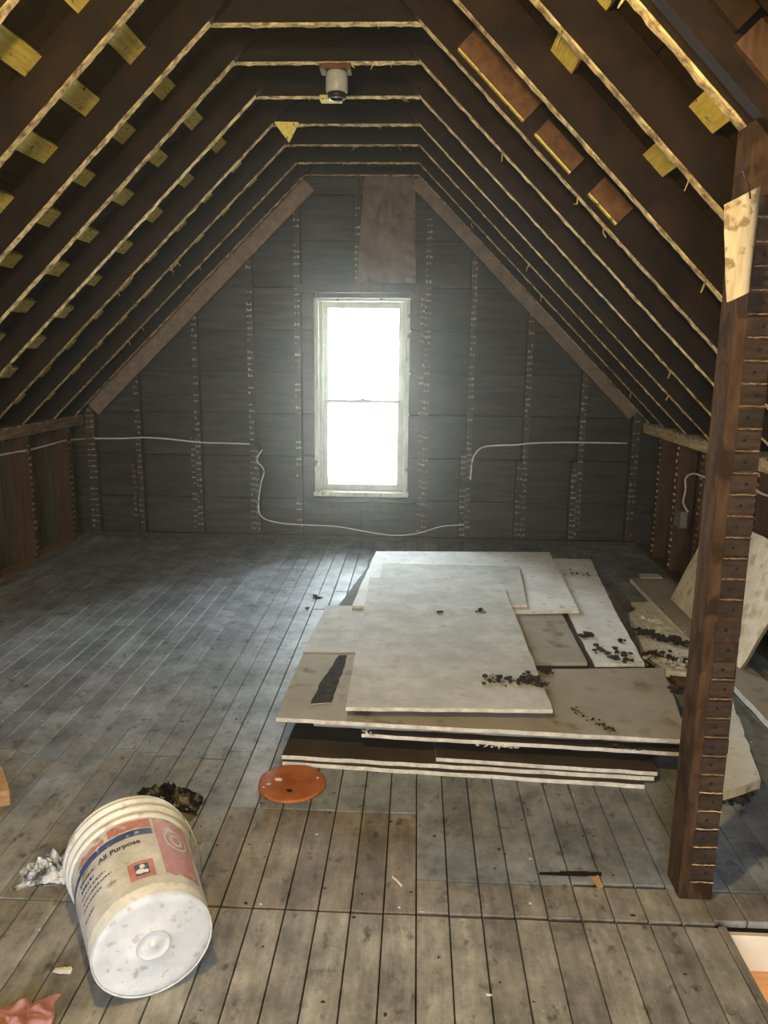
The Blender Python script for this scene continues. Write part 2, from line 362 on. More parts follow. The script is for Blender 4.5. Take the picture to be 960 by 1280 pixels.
def marks(mb, xc, wdt, z0, z1, yf, pitch=.045, prob=.9, t=.004):
    """the ladder of plaster left where laths crossed a stud face (facing -y)"""
    z = z0+U(0, .03)
    while z < z1:
        if R() < prob:
            a = xc-wdt/2; 
            if R() < .5: mb.box((a+U(0, .006), yf-t*U(.5, 1.2), z), (a+wdt-U(0, .006), yf+.001, z+U(.004, .010)))
            for s_ in (0, 1):
                if R() < .75:
                    q = a+wdt*(.06+.5*s_)+U(0, .004); mb.box((q, yf-t*U(.6, 1.6), z+U(-.003, .003)), (q+wdt*U(.2, .38), yf+.001, z+U(.008, .02)))
        z += pitch
studs = [(-2.60, 0, 1.13, .07), (-2.215, 0, 1.42, .045), (-1.735, 0, 1.9, .045), (-1.30, 0, 2.35, .045), (.070, 0, 2.5, .05), (.415, 0, 2.3, .045),
         (.855, 0, 1.87, .045), (1.285, 0, 1.42, .045), (1.70, 0, 1.05, .06)]
for sx, a, c, wd in studs:
    b = MB(); b.box((sx-wd/2, 5.99, a), (sx+wd/2, 6.055, c)); s_ = b.build('stud', 'stud', wall)
    b = MB(); marks(b, sx, wd, a+.05, c-.03, 5.99); b.build('plaster_marks', 'marks', s_)
for sx, c, wd in ((-1.775, .86, .04), (-1.265, .75, .035), (.815, .66, .05), (1.245, .66, .05), (.375, .72, .05), (-2.26, .62, .035)):   # short pieces sistered on low down
    b = MB(); b.box((sx-wd/2, 5.985, 0), (sx+wd/2, 6.055, c)); s_ = b.build('sister_stud', 'stud', wall)
    b = MB(); marks(b, sx, wd, .05, c-.02, 5.985); b.build('plaster_marks', 'marks', s_)
for sx, a, c, wd in ((-.93, 0, 1.98, .05), (-.47, 1.98, 2.78, .04), (-.93, 1.98, 2.55, .05), (.03, 0, 1.98, .04)):
    b = MB(); b.box((sx-wd/2, 5.99, a), (sx+wd/2, 6.055, c)); s_ = b.build('stud', 'stud', wall)
    b = MB(); marks(b, sx, wd, a+.05, c-.03, 5.99, prob=.6); b.build('plaster_marks', 'marks', s_)
b = MB(); b.box((-.95, 5.985, 1.93), (.06, 6.055, 1.985)); b.build('header', 'stud', wall)
b = MB(); b.box((-.86, 5.985, .26), (.02, 6.055, .30)); b.build('rail', 'stud', wall)
b = MB(); b.box((-.475, 5.99, 0), (-.43, 6.055, .26)); b.build('cripple_stud', 'stud', wall)
b = MB(); b.box((-2.655, 5.955, .0), (1.753, 6.0, .035)); b.build('baseboard', 'stud', wall)
# planks nailed on the gable just below the last rafters
def slopeplank(side, d0, d1, l0, l1, y0, y1, m_):
    di, n_, o_ = (dirL, nL, Vector((XL, 0, ZK))) if side < 0 else (dirR, nR, Vector((XR, 0, ZK)))
    b = MB(); c = o_+di*((l0+l1)/2)+n_*((d0+d1)/2); c.y = (y0+y1)/2
    b.obox(c, di*(l1-l0)/2, n_*(d1-d0)/2, Vector((0, (y1-y0)/2, 0))); return b
slopeplank(-1, -.10, .055, .10, 2.50, 5.955, 5.985, 0).build('gable_plank', 'plank', wall)
slopeplank(1, -.075, .075, .10, 2.50, 5.955, 5.985, 0).build('gable_plank', 'plank', wall)

# window
win = empty('window_1', (-.43, 6.0, .37), 'structure')
def wpart(name, boxes, m_, parent=None, bevel=.003):
    b = MB()
    for lo, hi in boxes: b.box(lo, hi)
    o = b.build(name, m_, bevel=bevel); return put(o, win) if parent is None else (setattr(o, 'parent', parent) or setattr(o, 'matrix_parent_inverse', Matrix.Translation(win.location).inverted()) or o)
a0, a1, z0, z1 = WX0, WX1, WZ0, WZ1
wpart('jamb', [((a0, 5.965, z0), (a0+.035, 6.15, z1))], 'paint')
wpart('jamb', [((a1-.03, 5.965, z0), (a1, 6.15, z1))], 'paint')
wpart('head', [((a0, 5.965, z1-.022), (a1, 6.15, z1))], 'paint')
wpart('sill', [((a0-.01, 5.955, z0-.012), (a1+.01, 6.17, z0+.022))], 'paint')
wpart('parting_stop', [((a0+.035, 6.03, z0), (a0+.062, 6.06, z1-.02))], 'sash')
wpart('parting_stop', [((a1-.052, 6.03, z0), (a1-.030, 6.06, z1-.02))], 'sash')
zm = 1.105
def sash(y0, y1, zb, zt, st_, rb, rt):
    x0_, x1_ = a0+.050, a1-.042
    o = wpart('sash', [((x0_, y0, zb), (x0_+st_, y1, zt)), ((x1_-st_, y0, zb), (x1_, y1, zt)), ((x0_+st_, y0, zb), (x1_-st_, y1, zb+rb)), ((x0_+st_, y0, zt-rt), (x1_-st_, y1, zt))], 'sash')
    g = MB(); g.box((x0_+st_-.004, (y0+y1)/2-.002, zb+rb-.004), (x1_-st_+.004, (y0+y1)/2+.002, zt-rt+.004)); g = g.build('pane', 'glass'); g.parent = o; g.matrix_parent_inverse = Matrix.Identity(4)
sash(6.10, 6.135, zm-.015, z1-.022, .045, .028, .045)
sash(6.062, 6.096, z0+.022, zm+.015, .045, .05, .028)
b = MB(); b.lathe([(0, 0), (.022, 0), (.024, .006), (.016, .012), (0, .013)], 16, mtx=Matrix.Translation((-.43, 6.065, zm+.015))); b.box((-.455, 6.055, zm+.016), (-.405, 6.066, zm+.022))
put(b.build('sash_lock', 'steel', smooth=False), win)

# kraft paper hanging on the gable above the window
b = MB(); nx, nz = 28, 48; p00 = at(455, 218, y=5.965); p10 = at(519, 222, y=5.965); p01 = at(446, 354, y=5.965); p11 = at(520, 354, y=5.965)
vs = []
for j in range(nz+1):
    for i in range(nx+1):
        s_, t_ = i/nx, j/nz; p = p00.lerp(p10, s_).lerp(p01.lerp(p11, s_), t_)
        e = .008*noise.noise(Vector((0, t_*5, 3))) if i in (0, nx) else 0
        p.x += e; p.y += -.045*abs(noise.noise(p*6))-.035*abs(noise.noise(p*15))+.010*noise.noise(p*40)+.008; vs.append(p)
n_ = (nx+1)*(nz+1); vs += [v+Vector((0, .003, 0)) for v in vs]
fs = []
for j in range(nz):
    for i in range(nx):
        q = j*(nx+1)+i; fs.append((q, q+nx+1, q+nx+2, q+1)); fs.append((q+n_, q+1+n_, q+nx+2+n_, q+nx+1+n_))
b.add(vs, fs)
tag(b.build('kraft_paper_flap', 'kraft', smooth=True), 'wrinkled brown kraft paper sheet hanging on the gable wall above the window', 'paper sheet')

# ---------------------------------------------------------------- knee walls
def kneewall(side):
    X = XL if side < 0 else XR; s_ = side; D = .15
    name = 'wall_left' if side < 0 else 'wall_right'
    b = MB(); xa, xb = X+s_*D, X+s_*(D+.03); b.box((min(xa, xb), YB, -.02), (max(xa, xb), 6.13, ZK+.25))
    wl = b.build(name, 'dark', kind='structure')
    y = 2.2
    while y < 6.0:                                    # boards closing the wall behind the studs
        h = U(.17, .24)
        if not (side > 0 and R() < .15):
            b = MB(); xa, xb = X+s_*(D-.02-U(0, .006)), X+s_*D; b.box((min(xa, xb), y+.002, 0), (max(xa, xb), min(y+h, 6.05)-.002, ZK)); b.build('board', 'kneeboard' if side < 0 else random.choice(('rafter', 'dark', 'studbrown')), wl)  # right boards get dark colours that stand for shade in the bays
        y += h
    b = MB(); xa, xb = X-.0*s_, X+s_*.13; b.box((min(xa, xb), YB, ZK-.085), (max(xa, xb), 6.0, ZK-.006)); pl = b.build('plate', 'plate' if side < 0 else 'platelit', wl, bevel=.003)
    b = MB(); yy = 2.0
    while yy < 5.95:
        q = U(.01, .06); b.box((X-s_*.004 if s_ > 0 else X-.001, yy, ZK-.012-U(0, .012)), (X+.001 if s_ > 0 else X+.004, yy+q, ZK-.007)); yy += q+U(0, .05)
    b.build('plaster_marks', 'marks', pl)
    b = MB(); xa, xb = X, X+s_*.11; b.box((min(xa, xb), YB, 0.0), (max(xa, xb), 5.95, .03)); b.build('sole_plate', 'plate' if side < 0 else 'studbrown', wl)
    ys = ([2.5, 3.05, 3.55, 4.08, 4.58, 5.09, 5.70] if side < 0 else [2.25, 2.7, 3.15, 3.6, 3.93, 4.30, 4.70, 5.15, 5.53])
    ys = [-1.5, -1.0, -.5, 0, .5, 1.0, 1.5, 2.0]+ys
    for y in ys:
        b = MB(); xa, xb = X+s_*.002, X+s_*(D-.025); b.box((min(xa, xb), y, .03), (max(xa, xb), y+.045, ZK-.085)); sd = b.build('stud', 'studbrown', wl)
        if y < 2: continue
        b = MB(); z = .06
        while z < ZK-.1:
            for q in (0, 1):
                if R() < .8:
                    yq = y+.004+.021*q; xa, xb = X-s_*U(.001, .005), X+s_*.003
                    b.box((min(xa, xb), yq, z+U(-.003, .003)), (max(xa, xb), yq+U(.010, .017), z+U(.008, .02)))
            z += .045
        b.build('plaster_marks', 'residue' if y > 5.0 and side > 0 else 'marks', sd)  # brighter crust on the far right studs, their lit edges put into colour
    return wl
wl_left = kneewall(-1); wl_right = kneewall(1)

# rear gable with a guessed window added for the light, behind the camera
b = MB(); b.box((-3.2, YB-.12, 0), (-.95, YB, 4.2)); b.box((.25, YB-.12, 0), (2.3, YB, 4.2)); b.box((-.95, YB-.12, 0), (.25, YB, .7)); b.box((-.95, YB-.12, 2.1), (.25, YB, 4.2))
b.build('wall_front', 'wallboard', kind='structure')
b = MB(); b.box((-.98, YB-.12, .67), (.28, YB+.03, .72)); b.box((-.98, YB-.12, 2.08), (.28, YB+.03, 2.13)); b.box((-.98, YB-.12, .72), (-.93, YB+.03, 2.08)); b.box((.23, YB-.12, .72), (.28, YB+.03, 2.08)); b.box((-.93, YB-.07, 1.37), (.23, YB-.03, 1.41))
b.build('window_2', 'paint', kind='structure')

# ---------------------------------------------------------------- roof
ridge_t = None
def roofpt(side, l, d, y):
    di, n_, X = (dirL, nL, XL) if side < 0 else (dirR, nR, XR)
    p = Vector((X, 0, ZK))+di*l+n_*d; p.y = y; return p
# where both rafter undersides would meet
dz = (XR-XL)/(dirL.x/dirL.z-dirR.x/dirR.z); LT = dz/dirL.z, dz/dirR.z
b = MB()
for sd, L_ in ((-1, LT[0]), (1, LT[1])):
    q = [roofpt(sd, -.45, RD+.03, YB-.1), roofpt(sd, L_+.15, RD+.03, YB-.1), roofpt(sd, L_+.15, RD+.03, 6.17), roofpt(sd, -.45, RD+.03, 6.17)]
    slab(b, q, (nL if sd < 0 else nR)*.03, mi=(0, 0))
ceil = b.build('ceiling', 'dark', kind='structure')
for sd, L_ in ((-1, LT[0]), (1, LT[1])):
    l = -.40
    while l < L_+.08:
        wdt = U(.19, .24); b = MB(); n_ = nL if sd < 0 else nR; di = dirL if sd < 0 else dirR
        c = roofpt(sd, l+wdt/2, RD+.014+U(0, .004), (YB+6.13)/2)
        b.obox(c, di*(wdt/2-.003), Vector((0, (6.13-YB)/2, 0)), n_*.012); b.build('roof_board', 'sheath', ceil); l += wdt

def residue_strip(p0, p1, nrm, width, side_v, seg=.022, t=(.001, .006)):
    """ragged plaster crust along an underside; nrm points away from the wood"""
    b = MB(); L_ = (p1-p0).length; n = int(L_/seg); vs = []; fs = []
    for i in range(n+1):
        p = p0.lerp(p1, i/n); a = noise.noise(p*14)*.5+.5
        th = t[0]+(t[1]-t[0])*max(0, noise.noise(p*23+Vector((5, 1, 2)))*.9+.45+U(-.2, .2))
        wl = width/2*(1.0+.16*noise.noise(p*31)); wr = width/2*(1.0+.16*noise.noise(p*31+Vector((9, 9, 9))))
        vs += [p-side_v*wl, p-side_v*wl*.8+nrm*th, p+side_v*wr*.8+nrm*th*U(.7, 1.2), p+side_v*wr]
        if i:
            k = 4*(i-1)
            for j in range(3): fs.append((k+j, k+j+1, k+j+5, k+j+4))
    b.add(vs, fs); return b
LIM = 1.9
def rafter(sd, y, top):
    n_ = nL if sd < 0 else nR; di = dirL if sd < 0 else dirR; wd = .045
    l0, l1 = -.35, top
    c = (roofpt(sd, l0, 0, y)+roofpt(sd, l1, RD, y))/2; b = MB()
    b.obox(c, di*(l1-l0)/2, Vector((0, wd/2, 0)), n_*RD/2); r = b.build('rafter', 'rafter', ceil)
    if y > .5:
        b = residue_strip(roofpt(sd, -.0, 0, y), roofpt(sd, (lenL if sd < 0 else lenR)-.01, 0, y), -n_, .040, Vector((0, 1, 0)))
        for q in range(3):                           # drips and slivers of plaster hanging down
            if R() < .6:
                p = roofpt(sd, U(.2, 2.2), 0, y-.015); b.tube([p, p+Vector((U(-.015, .015), 0, -U(.015, .035))), p+Vector((U(-.02, .02), 0, -U(.03, .06)))], [.004, .004, .002], 5)
        b.build('plaster_crust', 'residue', r)
for i, y in enumerate(RY):
    rafter(-1, y, LT[0]); rafter(1, y, LT[1])
# the doubled rafter beside the post
b = MB(); y = 1.87; c = (roofpt(1, -.35, -.0, y)+roofpt(1, LT[1], RD, y))/2
b.obox(c, dirR*(LT[1]+.35)/2, Vector((0, .022, 0)), nR*(RD/2)); b.build('rafter', 'rafter', ceil)
# collar beams
for i, y in enumerate(RY):
    if y < 2.9 and not (y < 2): continue
    if y < 2.0 and i % 1: continue
    b = MB(); b.box((XCL-.19, y-.02+.045, ZC+.002), (XCR+.19, y+.02+.045, ZC+.19)) 
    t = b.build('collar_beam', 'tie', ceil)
    if y > 2:
        r = residue_strip(Vector((XCL-.02, y+.045, ZC+.002)), Vector((XCR+.02, y+.045, ZC+.002)), Vector((0, 0, -1)), .040, Vector((0, 1, 0)), t=(.001, .008))
        for q in range(random.choice((1, 2, 4))):
            p = Vector((U(XCL, XCR), y+.03, ZC)); d = Vector((U(-.04, .04), -.005, -U(.01, .035)))
            r.tube([p, p+d*.6, p+d], [.0025, .0025, .001], 4)
        r.build('plaster_crust', 'residue', t)
# battens across the bays
def battens(sd, ls, y0, y1, wd=.085, m_='batten'):
    n_ = nL if sd < 0 else nR; di = dirL if sd < 0 else dirR
    for l in ls:
        for i in range(len(RY)-1):
            a, c_ = RY[i]+.0225, RY[i+1]-.0225
            if a < y0 or c_ > y1: continue
            w_ = wd*U(.85, 1.1); b = MB(); c = roofpt(sd, l+U(-.012, .012), RD-.010, (a+c_)/2)
            b.obox(c, di*w_/2, Vector((0, (c_-a)/2, 0)), n_*.012); b.build('batten', m_, ceil)
battens(-1, [.12+.262*i for i in range(9)], 1.5, 5.6)
battens(1, [.62, 1.05, 1.48, 1.92, 2.32], 1.9, 2.84, .10)

# short boards nailed on the near side of the right rafters, hanging just above their lower edge
def side_board(px0, px1, yr, hw, m_, d=.03, pale=True):
    p0 = at(*px0, y=yr-.024); p1 = at(*px1, y=yr-.024)
    l0 = (p0-Vector((XR, 0, ZK))).dot(dirR); l1 = (p1-Vector((XR, 0, ZK))).dot(dirR)
    b = MB(); c = roofpt(1, (l0+l1)/2, d+hw/2, yr-.034); b.obox(c, dirR*abs(l1-l0)/2, Vector((0, .012, 0)), nR*hw/2)
    o = b.build('nailed_board', m_, ceil, bevel=.002)
    if not pale: return
    b = MB(); c = roofpt(1, (l0+l1)/2, d-.003, yr-.034); b.obox(c, dirR*abs(l1-l0)/2*.98, Vector((0, .011, 0)), nR*.003); b.build('pale_edge', 'batten', o, label='pale lower edge')  # pale yellow strip set along the lower edge
side_board((572, 62), (650, 158), RY[11], .115, 'brown')
side_board((664, 172), (708, 222), RY[11], .07, 'brown')
side_board((732, 245), (767, 284), RY[11], .085, 'brown')
side_board((862, 0), (913, 48), 1.87, .06, 'rafter', .06, False)
side_board((912, 62), (962, 118), 1.87, .07, 'studbrown', .04, False)
# porcelain lamp holder on the third collar beam
y = RY[12]+.045; pc = at(421, 92, y=y); lz = ZC
lamp = empty('lamp_holder', (pc.x, y, lz)); tag(lamp, 'grey porcelain lamp holder with no bulb hanging from a collar beam at the peak', 'lamp holder')
b = MB(); b.box((pc.x-.075, y-.045, lz-.035), (pc.x+.065, y+.05, lz-.012)); put(b.build('mounting_board', 'brown', bevel=.003), lamp)
b = MB(); b.lathe([(0, 0), (.042, 0), (.048, -.006), (.050, -.02), (.050, -.080), (.046, -.088), (.038, -.090), (0, -.090)], 28, mtx=Matrix.Translation((pc.x, y, lz-.035))); put(b.build('body', 'porcelain', smooth=True), lamp)
b = MB(); b.lathe([(0, -.090), (.043, -.090), (.041, -.108), (.034, -.112), (.034, -.104), (0, -.104)], 28, mtx=Matrix.Translation((pc.x, y, lz-.035))); put(b.build('socket_ring', 'black', smooth=True), lamp)
b = MB(); b.tube([(pc.x+.033*math.cos(a_/3), y+.033*math.sin(a_/3), lz-.147) for a_ in range(20)], .003, 5); put(b.build('contact_ring', 'steel'), lamp)
# small pale wedges stuck under the beams
b = MB(); p = at(415, 118, y=RY[13]); b.box((p.x-.06, RY[13]-.03, ZC-.03), (p.x+.05, RY[13]+.04, ZC-.008)); tag(b.build('wood_scrap', 'batten', bevel=.003), 'small yellowish wood scrap under the collar beam behind the lamp holder', 'wood scrap')
b = MB(); a_ = [at(342, 152, y=RY[14]), at(373, 153, y=RY[14]), at(361, 178, y=RY[14])]; slab(b, [a_[0]-Vector((0, .005, 0)), a_[2]-Vector((0, .005, 0)), a_[1]-Vector((0, .005, 0))], (0, .02, 0), mi=(0, 0)); tag(b.build('wood_scrap', 'batten'), 'pale triangular wood scrap under the collar beam at the left end', 'wood scrap')

# ---------------------------------------------------------------- post
PX0, PX1, PY0, PY1 = .742, .832, 1.875, 1.975
zt = ZK+(XR-PX1)*(ZC-ZK)/(XR-XCR)-.002; ztl = ZK+(XR-PX0)*(ZC-ZK)/(XR-XCR)-.002
post = empty('post', ((PX0+PX1)/2, (PY0+PY1)/2, 0)); tag(post, 'rough dark brown timber post with rungs of old plaster, beside the stair opening', 'post')
b = MB(); b.box((PX0, PY0, 0.001), (PX1, PY1, zt)); b.v[4] = (PX0, PY0, ztl); b.v[7] = (PX0, PY1, ztl); put(b.build('shaft', 'post', bevel=.004), post)
z = .06; i = 0
ghost = MB()
while z < 1.82:
    x0_ = PX0+.026+U(-.003, .003); x1_ = PX1-U(.0, .006)
    b = MB(); b.box((x0_, PY0-.0035, z+.006), (x1_, PY0, z+.046)); g = put(b.build('lath_mark', 'postghost', bevel=.0012), post)
    b = MB(); vs = []; n = 9
    if not .68 < z < .86:
        for k in range(n):
            q = x0_+(x1_-x0_)*k/(n-1); vs.append((q, PY0-.003-U(.001, .004), z+U(-.0009, .0009)))
        b.tube(vs, [U(.0009, .0020) for _ in vs], 5); put(b.build('plaster_line', 'postbright' if z < .34 else 'postline'), post)
    b = MB(); b.lathe([(0, 0), (.0048, 0), (.0048, -.003), (0, -.003)], 8, mtx=Matrix.Translation(((x0_+x1_)/2+U(-.01, .01), PY0-.0036, z+.026)) @ Matrix.Rotation(math.pi/2, 4, 'X')); put(b.build('nail_hole', 'dark'), post)
    z += .0535
# paper nailed round the post's upper part
q = [at(905, 256, y=1.83), at(957, 229, y=1.83), at(941, 362, y=1.83), at(909, 378, y=1.83)]
b = MB(); nx, nz = 12, 18; vs = []
for j in range(nz+1):
    for i in range(nx+1):
        s_, t_ = i/nx, j/nz; p = q[0].lerp(q[1], s_).lerp(q[3].lerp(q[2], s_), t_)
        p.y += .014*math.sin(s_*math.pi)*-1+.006*noise.noise(p*14); 
        if s_ > .8: p.y += (s_-.8)*.10
        vs.append(p)
n_ = len(vs); vs += [v+Vector((0, .003, 0)) for v in vs]; fs = []
for j in range(nz):
    for i in range(nx):
        k = j*(nx+1)+i; fs += [(k, k+nx+1, k+nx+2, k+1), (k+n_, k+1+n_, k+nx+2+n_, k+nx+1+n_)]
b.add(vs, fs); pp = b.build('paper_wrap', 'paper', smooth=True); tag(pp, 'cream paper scrap nailed on the upper part of the timber post', 'paper scrap')
b = MB(); p = at(938, 248, y=1.80); b.tube([p, p+Vector((-.018, -.03, .022)), p+Vector((-.035, -.03, .05))], [.002, .0018, .0012], 6); put(b.build('nail', 'black'), pp); bpy.context.view_layer.update()

# ---------------------------------------------------------------- cables
def wire(pxs, label, r=.0065, **pl):
    pts = []
    for p in pxs:
        if len(p) == 3: pts.append(p if isinstance(p, Vector) else Vector(p))
        else: pts.append(at(*p, **pl))
    sm = []
    for i in range(len(pts)-1):
        p0, p1, p2, p3 = pts[max(i-1, 0)], pts[i], pts[i+1], pts[min(i+2, len(pts)-1)]
        for k in range(5):
            t = k/5; sm.append(.5*((2*p1)+(p2-p0)*t+(2*p0-5*p1+4*p2-p3)*t*t+(3*p1-p0-3*p2+p3)*t**3))
    sm.append(pts[-1]); b = MB(); b.tube(sm, r, 7); o = b.build('cable', 'wire', smooth=True); tag(o, label, 'cable', 'cables stapled along the walls'); return o
wire([(118, 548), (150, 548), (182, 547), (214, 549), (250, 553), (285, 554), (312, 555)], 'white cable strung level across the left half of the gable wall', y=5.978)
wire([(328, 562), (321, 575), (330, 588), (326, 606), (323, 635), (330, 648), (352, 654), (380, 656), (420, 658), (455, 664), (490, 669), (520, 667), (552, 658), (580, 656)], 'grey cable looping down left of the window and along the gable foot', y=5.975, r=.005)
wire([(588, 600), (590, 578), (595, 566), (607, 558), (645, 556), (665, 554), (710, 553), (784, 554)], 'white cable bending round a stud and running right of the window', y=5.978)
wire([(-30, 576), (0, 569), (20, 565), (38, 562), (62, 556), (80, 551), (98, 549), (114, 548)], 'white cable running through the left knee wall studs', x=XL-.012)
# junction box on the right knee wall with its drop cable
p = at(851, 648, x=XR-.01); jb = empty('junction_box', p); tag(jb, 'small grey metal electric box on a stud of the right knee wall', 'electric box')
b = MB(); b.box((XR-.03, p.y-.055, p.z-.055), (XR+.015, p.y+.055, p.z+.055)); put(b.build('box', 'metal', bevel=.004), jb)
b = MB(); b.box((XR-.034, p.y-.058, p.z-.058), (XR-.03, p.y+.058, p.z+.058)); put(b.build('cover', 'metal', bevel=.001), jb)
b = MB(); b.lathe([(0, 0), (.006, 0), (.006, .004), (0, .004)], 10, mtx=Matrix.Translation((XR-.034, p.y, p.z)) @ Matrix.Rotation(-math.pi/2, 4, 'Y')); put(b.build('screw', 'steel'), jb)
wire([(860, 640), (854, 628), (857, 612), (857, 598), (866, 592), (880, 596), (888, 600)], 'white cable rising from the electric box on the right knee wall', r=.006, x=XR-.012)
wire([(940, 607), (952, 617), (975, 622), (1000, 620)], 'white cable between the studs just right of the post', r=.006, x=XR-.012)

# ---------------------------------------------------------------- pile of sheets
def sheet(px, z, t, label, face='drytop', edge='gypsum', jit=.0025, seg=.06, name='wallboard_sheet', cat='board sheet'):
    pts = [p if isinstance(p, Vector) else at(*p, z=z) for p in px]
    b = MB(); slab(b, pts, (0, 0, -t), seg=seg, jit=jit); o = b.build(name, [face, edge])
    return tag(o, label, cat, 'sheets stacked in the pile' if name == 'wallboard_sheet' else None)
V = Vector
ZA = .016
sheet([(353, 952), (806, 981), V((.93, 3.9, 0.016)), V((-.40, 4.1, .016))], .016, .0155, 'lowest sheet of the pile, lying on the floor, its white edge in front', 'drybrown')
sheet([(352, 944), (818, 971), V((.95, 3.9, 0.032)), V((-.40, 4.1, .032))], .032, .0155, 'second lowest sheet of the pile, its brown top showing at the front left', 'drybrown')
sheet([(545, 947), (822, 965), V((.96, 3.9, .047)), V((.05, 4.1, .047))], .047, .0145, 'short sheet with a white ragged edge low in the pile, starting near its middle', 'drybrown')
for q in range(2):
    zz = .062+.0155*q
    sheet([V((-.36+.02*q, 2.78+.02*q, zz)), V((.86, 2.74, zz)), V((.97, 3.9, zz)), V((-.34, 4.3, zz))], zz, .0145, 'brown-faced sheet recessed in the middle of the pile, %s of the two' % ('lower', 'upper')[q], 'drybrown', 'drybrown')
for q in range(2):
    zz = .093+.0155*q
    if q == 0: sheet([V((-.33, 2.70, zz)), V((.90, 2.68, zz)), V((1.0, 4.9, zz)), V((-.30, 4.9, zz))], zz, .0145, 'brown sheet in the pile just below the white-edged protruding one', 'drybrown', 'drybrown')
sheet([(452, 917), (860, 941), V((1.05, 3.9, .108)), V((-.10, 4.9, .108))], .108, .0145, 'sheet with a thin bright edge line protruding under the big tan top sheet', 'drybrown')
sheet([V((-.36, 2.60, .144)), V((.955, 2.545, .144)), V((1.03, 3.10, .144)), V((.99, 3.85, .144)), V((.90, 5.0, .144)), V((-.25, 5.0, .144)), V((-.40, 3.9, .144))], .144, .0355, 'thick grey-brown slab layer carrying the upper sheets of the pile', 'drybrown', 'drytan')
sheet([(345, 897), (862, 925), (829, 835), (690, 836), (440, 818), (378, 818)], .16, .0155, 'widest sheet of the pile, tan, overhanging the front with its long edge', 'drytan')
sheet([(379, 815), (408, 757), (600, 757), (640, 815)], .16, .0155, 'pale sheet on the left side of the pile behind the front seam', 'drytop', 'drytan')
sheet([(643, 757), (700, 763), (734, 828), (650, 828)], .16, .0155, 'plain tan sheet between the top sheet and the white debris-strewn one', 'drytan', 'drytan')
sheet([(440, 757), (470, 689), (687, 690), (724, 763), (650, 764)], .176, .0155, 'large white sheet at the far end of the pile nearest the window', 'drywall')
sheet([(478, 704), (649, 708), (659, 756), (470, 756)], .190, .0135, 'thin cream sheet with a square corner under the far end of the top sheet', 'drytop')
sheet([(450, 868), (672, 870), (630, 765), (470, 760)], .176, .0155, 'hidden packing sheet under the front of the top sheet', 'drytan')
sheet([(452, 862), (668, 864), (640, 790), (470, 790)], .190, .0135, 'upper hidden packing sheet under the front of the top sheet', 'drytan')
sheet([(432, 884), (691, 887), (629, 731), (606, 724), (462, 722), (453, 770)], .205, .0145, 'topmost large grey-white sheet of the pile, with dark crumbs at its front right', 'drytop')
sheet([(692, 698), (738, 699), (770, 765), (806, 830), (744, 830), (710, 765)], .158, .0135, 'white sheet with dark litter on the right side of the pile', 'drywall')
# torn strip on the big sheet
sheet([(388, 880), (403, 849), (424, 819), (434, 819), (426, 845), (414, 878)], .163, .0025, 'torn dark grey paper strip on the front left of the pile', 'debris', 'rubble', .004, .03, 'torn_paper_strip', 'paper strip')
# right of the pile
sheet([(786, 766), (800, 757), (818, 762), (845, 790), (874, 826), (871, 843), (832, 838), (806, 815)], .075, .03, 'broken cream plaster sheet covered in rubble between the pile and the post', 'rubble', 'gypsum', .008, .04, 'broken_sheet')
sheet([(789, 753), (813, 752), (870, 808), (868, 826)], .045, .02, 'narrow pale sheet lying beyond the broken rubble sheet', 'drywall', name='narrow_sheet')
sheet([(788, 723), (838, 723), (872, 775), (966, 858), (1010, 920), (966, 907)], .06, .028, 'long brown-faced sheet with a bright left edge along the right knee wall', 'drytan', 'chip', name='long_sheet')
sheet([(799, 717), (823, 717), (828, 722), (801, 722)], .065, .02, 'small pale offcut on the far end of the long brown sheet', 'drytop', name='offcut')
sheet([(830, 838), (870, 842), (878, 858), (846, 852)], .055, .02, 'brown timber offcut under the rubble sheet left of the post', 'brown', 'brown', name='timber_offcut', cat='wood scrap')
sheet([(860, 850), (912, 866), (951, 975), (897, 992)], .055, .032, 'thick white board with a yellowed near edge lying just right of the post', 'drywall', 'paper', .004, .04, 'thick_board')
# leaning panel
Bf, Bn = at(838, 748, z=.066), at(925, 837, z=.066); Tf = at(897, 640, x=XR-.03); up_ = Tf-Bf
nn = (Bn-Bf).cross(up_).normalized(); nn = nn if nn.x < 0 else -nn
b = MB(); pts = []
for a_, c_ in ((Bf, Bn), (Bn, Bn+up_), (Bn+up_, Tf), (Tf, Bf)):
    for k in range(12): pts.append(a_.lerp(c_, k/12)+(a_-c_).normalized()*0+V((0, U(-.004, .004), U(-.003, .003))))
slab(b, pts, -nn*.014, mi=(0, 1)); 
tag(b.build('leaning_panel', ['board_lean', 'plank']), 'cream mottled panel leaning against the right knee wall behind the post', 'board sheet')

# debris
def crumbs(u0, v0, u1, v1, z, n, r, label, m_='debris', spread=6, name='debris_crumbs', cat='debris'):
    b = MB()
    for i in range(int(n*1.7)):
        t = R(); u = u0+(u1-u0)*t+random.gauss(0, spread); v = v0+(v1-v0)*t+random.gauss(0, spread*.5); p = at(u, v, z=z)
        rr = r*(.22+1.0*R()**2.2); b.lump(p+V((0, 0, rr*.62)), rr)
    o = b.build(name, m_); return tag(o, label, cat, kind='stuff')
crumbs(610, 850, 675, 852, .205, 60, .010, 'dark crumbs strewn on the front right of the top sheet', spread=7)
crumbs(655, 845, 674, 860, .205, 22, .013, 'larger black clump at the right edge of the top sheet', spread=4)
crumbs(679, 838, 692, 845, .16, 14, .016, 'black clump beside the top sheet on the tan sheet', spread=3)
crumbs(594, 766, 607, 764, .205, 6, .011, 'small black scrap on the far right part of the top sheet', spread=2.5)
crumbs(545, 766, 551, 766, .205, 4, .009, 'tiny black scrap in the middle of the top sheet', spread=1.5)
